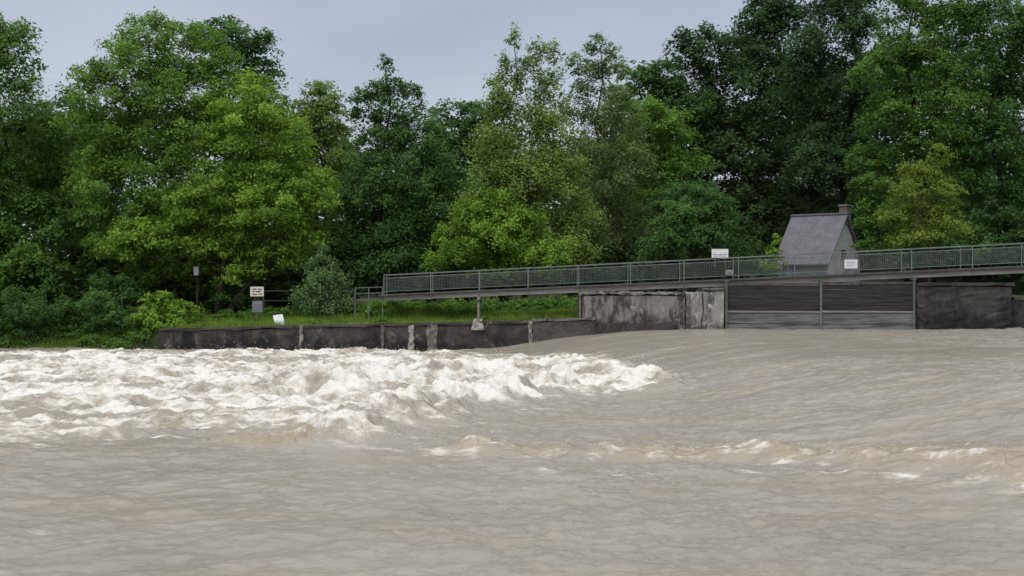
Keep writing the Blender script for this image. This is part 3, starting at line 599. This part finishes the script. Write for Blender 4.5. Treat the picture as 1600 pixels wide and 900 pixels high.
for px,big_ in ((748,True),(906,False)):
    Yp=68.4 if big_ else 66.9
    x=(px-800)/F*Yp; yb_=fy(x)
    zt=bz(x)-.002; zb=1.35 if big_ else 1.4
    for yo in (0.0,1.4):
        mb=MB(); mb.tube([(x,yb_+yo,zb),(x,yb_+yo,zt-.16)],[.07,.07] if big_ else [.05,.05],8); mb.build('support_column',M['girder'],bridge)
    mb=MB(); mb.beam((x,yb_-.15,zt-.08),(x,yb_+1.65,zt-.08),.16,.14); mb.build('support_beam',M['girder'],bridge)
    if big_:
        mb=MB(); y=yb_
        b0,b1=.32,.2
        mb.box8([(x-b0,y-1.75,1.0),(x+b0,y-1.75,1.0),(x+b0,y+.3,1.0),(x-b0,y+.3,1.0),(x-b1,y-1.55,1.52),(x+b1,y-1.55,1.52),(x+b1,y+.2,1.52),(x-b1,y+.2,1.52)])
        mb.build('support_footing',M['pale_concrete'],bridge,bevel=.03)
t=thing('approach_railing',at(577,0,70.3).to_2d().to_3d(),'short grey metal railing leading onto the left end of the footbridge','railing')
xa=at(555,0,70.6).x; xb=A.x-.08
for nm,z in (('top_rail',at(0,450,70.5).z),('middle_rail',at(0,459,70.5).z),('bottom_rail',at(0,469,70.5).z)):
    mb=MB(); mb.beam((xa,70.6,z),(xb,70.1,z+.05),.035,.035); mb.build(nm,M['pale_rail'],t)
for f in (0,.5,1.0):
    x=xa+(xb-xa)*f; y=70.6-.5*f; mb=MB(); mb.beam((x,y,1.2),(x,y,at(0,449,70.5).z),.04,.04); mb.build('railing_post',M['pale_rail'],t)
t=thing('path_fence',(at(490,0,72).x,72,1.4),'dark thin metal fence along the bank path left of the footbridge','fence')
x0,x1=at(412,0,72.6).x,at(553,0,71.3).x
def pf(f,z): return (x0+(x1-x0)*f,72.6-1.3*f,z)
for nm,z in (('top_rail',2.85),('lower_rail',2.35)):
    mb=MB(); mb.beam(pf(0,z),pf(1,z),.04,.04); mb.build(nm,M['dark_rail'],t)
for k in range(4):
    mb=MB(); a=pf(k/3,1.2); b=pf(k/3,2.88); mb.beam(a,b,.045,.045); mb.build('fence_post',M['dark_rail'],t)

# ---------------------------------------------------------------- signs
def board(mb,px0,px1,py0,py1,Y,th=.03): 
    a=at(px0,py1,Y); b=at(px1,py0,Y); mb.box(a.x,b.x,Y,Y+th,a.z,b.z)
Ys=70.6; bx=at(401,0,Ys).x
t=thing('warning_sign',(bx,Ys,1.2),'cream notice with small dark markings and a grey panel beneath on dark posts','sign')
for s_ in (-1,1):
    mb=MB(); mb.box(bx+s_*.095-.02,bx+s_*.095+.02,Ys+.04,Ys+.09,1.0,at(0,447,Ys).z); mb.build('post',M['dark_rail'],t)
mb=MB(); board(mb,391,412,448,463,Ys); nb=mb.build('board',M['cream_paint'],t)
mb=MB(); board(mb,394,402,458.7,460.6,Ys-.008,.006); mb.build('red_lettering',M['red_ink'],nb)
for (a,b,c,d) in ((394,401,451,452.6),(403,409,451,452.6),(395,398,454.6,456.2),(400,408,454.6,456.2),(404,409,458.7,460.2)):
    mb=MB(); board(mb,a,b,c,d,Ys-.008,.006); mb.build('black_lettering',M['black_ink'],nb)
mb=MB(); board(mb,394,410,470,488,Ys); lp=mb.build('lower_panel',M['grey_paint'],t)
mb=MB(); board(mb,396,408,473,474.5,Ys-.008,.006); mb.build('lettering',M['grey_ink'],lp)
Yl=69.1; c=at(434,509,Yl)
t=thing('leaning_board',c,'small blank white board leaning back on top of the river wall','board')
def lb(px,py,off): 
    p=at(px,py,Yl); return Vector((p.x,Yl+off+(p.z-c.z)*.45,p.z))
mb=MB(); mb.box8([lb(430,509,0),lb(445,507,0),lb(445,507,.03),lb(430,509,.03),lb(425,493,0),lb(440,491,0),lb(440,491,.03),lb(425,493,.03)]); mb.build('panel',M['white_paint'],t)
mb=MB(); p=lb(434,496,.05); mb.beam(p,(p.x,p.y+.35,c.z-.1),.03,.03); mb.build('prop_leg',M['dark_rail'],t)
xs1=at(1125,0,64.3).x; ys1=fy(xs1)-.12
t=thing('bridge_sign',(xs1,ys1,bz(xs1)+1.2),'white rectangular sign standing above the bridge handrail','sign')
mb=MB(); board(mb,1112,1138,389,402.5,ys1); s1_=mb.build('board',M['white_paint'],t)
for (a,b,c_,d) in ((1114,1121,397,398),(1123,1129,397,398),(1130,1136,397,397.8),(1115,1135,399.7,400.3)):
    mb=MB(); board(mb,a,b,c_,d,ys1-.008,.005); mb.build('faint_lettering',M['grey_ink'],s1_)
for px in (1117,1133):
    mb=MB(); a=at(px,418,ys1+.035); mb.box(a.x-.015,a.x+.015,ys1+.033,ys1+.06,a.z,at(px,391,ys1).z); mb.build('bracket',M['rail'],t)
xs2=at(1329,0,62.5).x; ys2=fy(xs2)-.14
t=thing('railing_sign',(xs2,ys2,bz(xs2)+.4),'white square notice fixed to the bridge railing in front of the house','sign')
mb=MB(); board(mb,1319.5,1340,405.5,419.5,ys2,.025); s2_=mb.build('board',M['white_paint'],t)
for (a,b,c_,d) in ((1323,1336,410,411),(1323,1332,414,414.7)):
    mb=MB(); board(mb,a,b,c_,d,ys2-.008,.005); mb.build('faint_lettering',M['grey_ink'],s2_)
mb=MB(); board(mb,1325,1328,404,421,ys2+.027,.03); mb.build('clamp',M['rail'],t)
xs3=at(1140,0,64).x; ys3=fy(xs3)-.14
t=thing('girder_box',(xs3,ys3,bz(xs3)+.3),'small grey box lamp on the bridge edge just below the white sign','fitting')  # plain small grey box of unknown use, gives no light
mb=MB(); board(mb,1134,1146,422,430,ys3,.1); mb.build('housing',M['grey_ink'],t,bevel=.015)
mb=MB(); board(mb,1136,1144,424,428,ys3-.012,.01); mb.build('lens',M['grey_paint'],t)  # plain front plate of the box, not optical
Yn=74.2; p=at(307,423,Yn)
t=thing('nest_box',(p.x,Yn,p.z-.25),'small pale grey nest box on a pole in the shade of the left maple','nest box')
mb=MB(); mb.box(p.x-.12,p.x+.12,Yn-.12,Yn+.12,p.z-.24,p.z+.16); mb.build('box',M['box_paint'],t,bevel=.01)
mb=MB(); mb.box8([(p.x-.13,Yn-.15,p.z+.163),(p.x+.13,Yn-.15,p.z+.163),(p.x+.13,Yn+.14,p.z+.2),(p.x-.13,Yn+.14,p.z+.2),(p.x-.13,Yn-.15,p.z+.185),(p.x+.13,Yn-.15,p.z+.185),(p.x+.13,Yn+.14,p.z+.222),(p.x-.13,Yn+.14,p.z+.222)]); mb.build('lid',M['grey_ink'],t)
mb=MB(); mb.tube([(p.x,Yn-.128,p.z+.03),(p.x,Yn-.121,p.z+.03)],[.03,.03],10); mb.build('entrance_hole',M['black_ink'],t)
mb=MB(); mb.tube([(p.x,Yn+.16,1.0),(p.x+.02,Yn+.16,p.z+.4)],[.04,.03],8); mb.build('pole',M['bark'],t)

# ---------------------------------------------------------------- house
Yh=82.0; th=R(42); apex=at(1322,335,Yh)
rd=Vector((-math.cos(th),math.sin(th),0)); sdn=Vector((-math.sin(th),-math.cos(th),0))
Lr=3.5; hw=2.05; rise=2.75; gz=float(land_z(apex.x,Yh))-.3
house=thing('small_house',(apex.x,apex.y,gz),'small house with steep grey tiled roof and chimney behind the bridge','house')
ez=apex.z-rise
def hp(a,b,z): q_=Vector((apex.x,apex.y,0))+rd*a+sdn*b; return (q_.x,q_.y,z)
mb=MB()
mb.v=[hp(0.12,-hw+.15,gz),hp(0.12,hw-.15,gz),hp(0.12,hw-.15,ez+.08),hp(0.12,0,apex.z-.12),hp(0.12,-hw+.15,ez+.08),
      hp(Lr-.12,-hw+.15,gz),hp(Lr-.12,hw-.15,gz),hp(Lr-.12,hw-.15,ez+.08),hp(Lr-.12,0,apex.z-.12),hp(Lr-.12,-hw+.15,ez+.08)]
mb.f=[(0,1,2,3,4),(5,9,8,7,6),(0,5,6,1),(1,6,7,2),(0,4,9,5)]
wl=mb.build('wall',M['plaster'],house); wl.data.materials.append(M['blue_plaster']); wl.data.polygons[3].material_index=1; wl.data.polygons[2].material_index=1
rf=MB()
for s_ in (1,-1):
    e=1.0*s_*(hw+.12); ze=ez-.16
    rf.box8([hp(-.12,0,apex.z-.06),hp(Lr+.12,0,apex.z-.06),hp(Lr+.12,e,ze-.06),hp(-.12,e,ze-.06),hp(-.12,0,apex.z+.02),hp(Lr+.12,0,apex.z+.02),hp(Lr+.12,e,ze+.02),hp(-.12,e,ze+.02)])
ro=rf.build('roof',M['roof_tiles'],house)
uv=ro.data.uv_layers.new(name='UVMap')
for pl in ro.data.polygons:
    for li in pl.loop_indices:
        cv_=ro.data.vertices[ro.data.loops[li].vertex_index].co; q_=Vector((cv_.x,cv_.y,0)); uv.data[li].uv=(q_.dot(rd),-cv_.z*1.25)
mb=MB(); mb.tube([hp(-.14,0,apex.z+.03),hp(Lr+.14,0,apex.z+.03)],[.08,.08],8); mb.build('ridge_tiles',M['roof_tiles'],ro)
mb=MB()
mb.box8([hp(.0,-.1,apex.z-.6),hp(.0,-.6,apex.z-.6),hp(.5,-.6,apex.z-.6),hp(.5,-.1,apex.z-.6),hp(.0,-.1,apex.z+.5),hp(.0,-.6,apex.z+.5),hp(.5,-.6,apex.z+.5),hp(.5,-.1,apex.z+.5)]); ch_=mb.build('chimney',M['chimney_brick'],ro)
mb=MB()
mb.box8([hp(-.06,-.04,apex.z+.503),hp(-.06,-.66,apex.z+.503),hp(.56,-.66,apex.z+.503),hp(.56,-.04,apex.z+.503),hp(-.06,-.04,apex.z+.58),hp(-.06,-.66,apex.z+.58),hp(.56,-.66,apex.z+.58),hp(.56,-.04,apex.z+.58)]); mb.build('chimney_cap',M['girder'],ro)
def panel(mb,a0,a1,b0,b1,z0,z1): mb.box8([hp(a0,b0,z0),hp(a0,b1,z0),hp(a1,b1,z0),hp(a1,b0,z0),hp(a0,b0,z1),hp(a0,b1,z1),hp(a1,b1,z1),hp(a1,b0,z1)])
mb=MB(); panel(mb,.06,.118,-.1,.5,ez+.15,ez+.75); wi=mb.build('window',M['plaster'],house)
mb=MB(); panel(mb,.04,.058,-.04,.44,ez+.21,ez+.69); mb.build('pane',M['window_glass'],wi)

# ---------------------------------------------------------------- light, sky, camera
EL,AZ=R(55),R(-30)
sun=bpy.data.lights.new('sun','SUN'); sun.energy=1.1; sun.angle=R(35); sun.color=(1,0.97,0.91)
so=bpy.data.objects.new('sun',sun); COL.objects.link(so)
dvec=Vector((math.sin(AZ)*math.cos(EL),-math.cos(AZ)*math.cos(EL),math.sin(EL)))
so.rotation_euler=dvec.to_track_quat('Z','Y').to_euler()
wd_=bpy.data.worlds.new('World'); sc.world=wd_; wd_.use_nodes=True; nt=wd_.node_tree; bg=nt.nodes['Background']
L=nt.links.new; N=nt.nodes.new
sky=N('ShaderNodeTexSky'); sky.sky_type='NISHITA'; sky.sun_disc=False; sky.sun_elevation=EL; sky.sun_rotation=math.atan2(dvec.x,dvec.y)
sm_=N('ShaderNodeVectorMath'); sm_.operation='SCALE'; sm_.inputs['Scale'].default_value=0.08; L(sky.outputs[0],sm_.inputs[0])
tc=N('ShaderNodeTexCoord'); sx=N('ShaderNodeSeparateXYZ'); L(tc.outputs['Generated'],sx.inputs[0])
r=ramp(nt,[(0.0,(0.60,0.65,0.73)),(0.11,(0.57,0.62,0.73)),(0.2,(0.49,0.54,0.66)),(0.45,(0.92,0.94,0.99)),(1.0,(1.5,1.52,1.56))]); L(sx.outputs['Z'],r.inputs[0])
mp=N('ShaderNodeMapping'); mp.inputs['Scale'].default_value=(1,1,2.4); mp.inputs['Location'].default_value=(0.35,0,0); L(tc.outputs['Generated'],mp.inputs[0])
n=N('ShaderNodeTexNoise'); n.inputs['Scale'].default_value=3.0; n.inputs['Detail'].default_value=5; L(mp.outputs[0],n.inputs['Vector'])
r2_=ramp(nt,[(0.3,(0.84,0.85,0.88)),(0.7,(1.12,1.11,1.08))]); L(n.outputs['Fac'],r2_.inputs[0])
mu=N('ShaderNodeMixRGB'); mu.blend_type='MULTIPLY'; mu.inputs[0].default_value=1; L(r.outputs[0],mu.inputs[1]); L(r2_.outputs[0],mu.inputs[2])
mx=N('ShaderNodeMixRGB'); mx.inputs[0].default_value=0.92; L(sm_.outputs[0],mx.inputs[1]); L(mu.outputs[0],mx.inputs[2])
L(mx.outputs[0],bg.inputs['Color']); bg.inputs['Strength'].default_value=1.0
cam=bpy.data.cameras.new('camera'); co_=bpy.data.objects.new('camera',cam); COL.objects.link(co_)
co_.location=(0,0,ZC); co_.rotation_euler=(R(90),0,0); cam.sensor_width=36; cam.lens=36*F/1600; cam.clip_end=3000; sc.camera=co_
sc.view_settings.view_transform='Standard'; sc.view_settings.look='None'; sc.view_settings.exposure=0
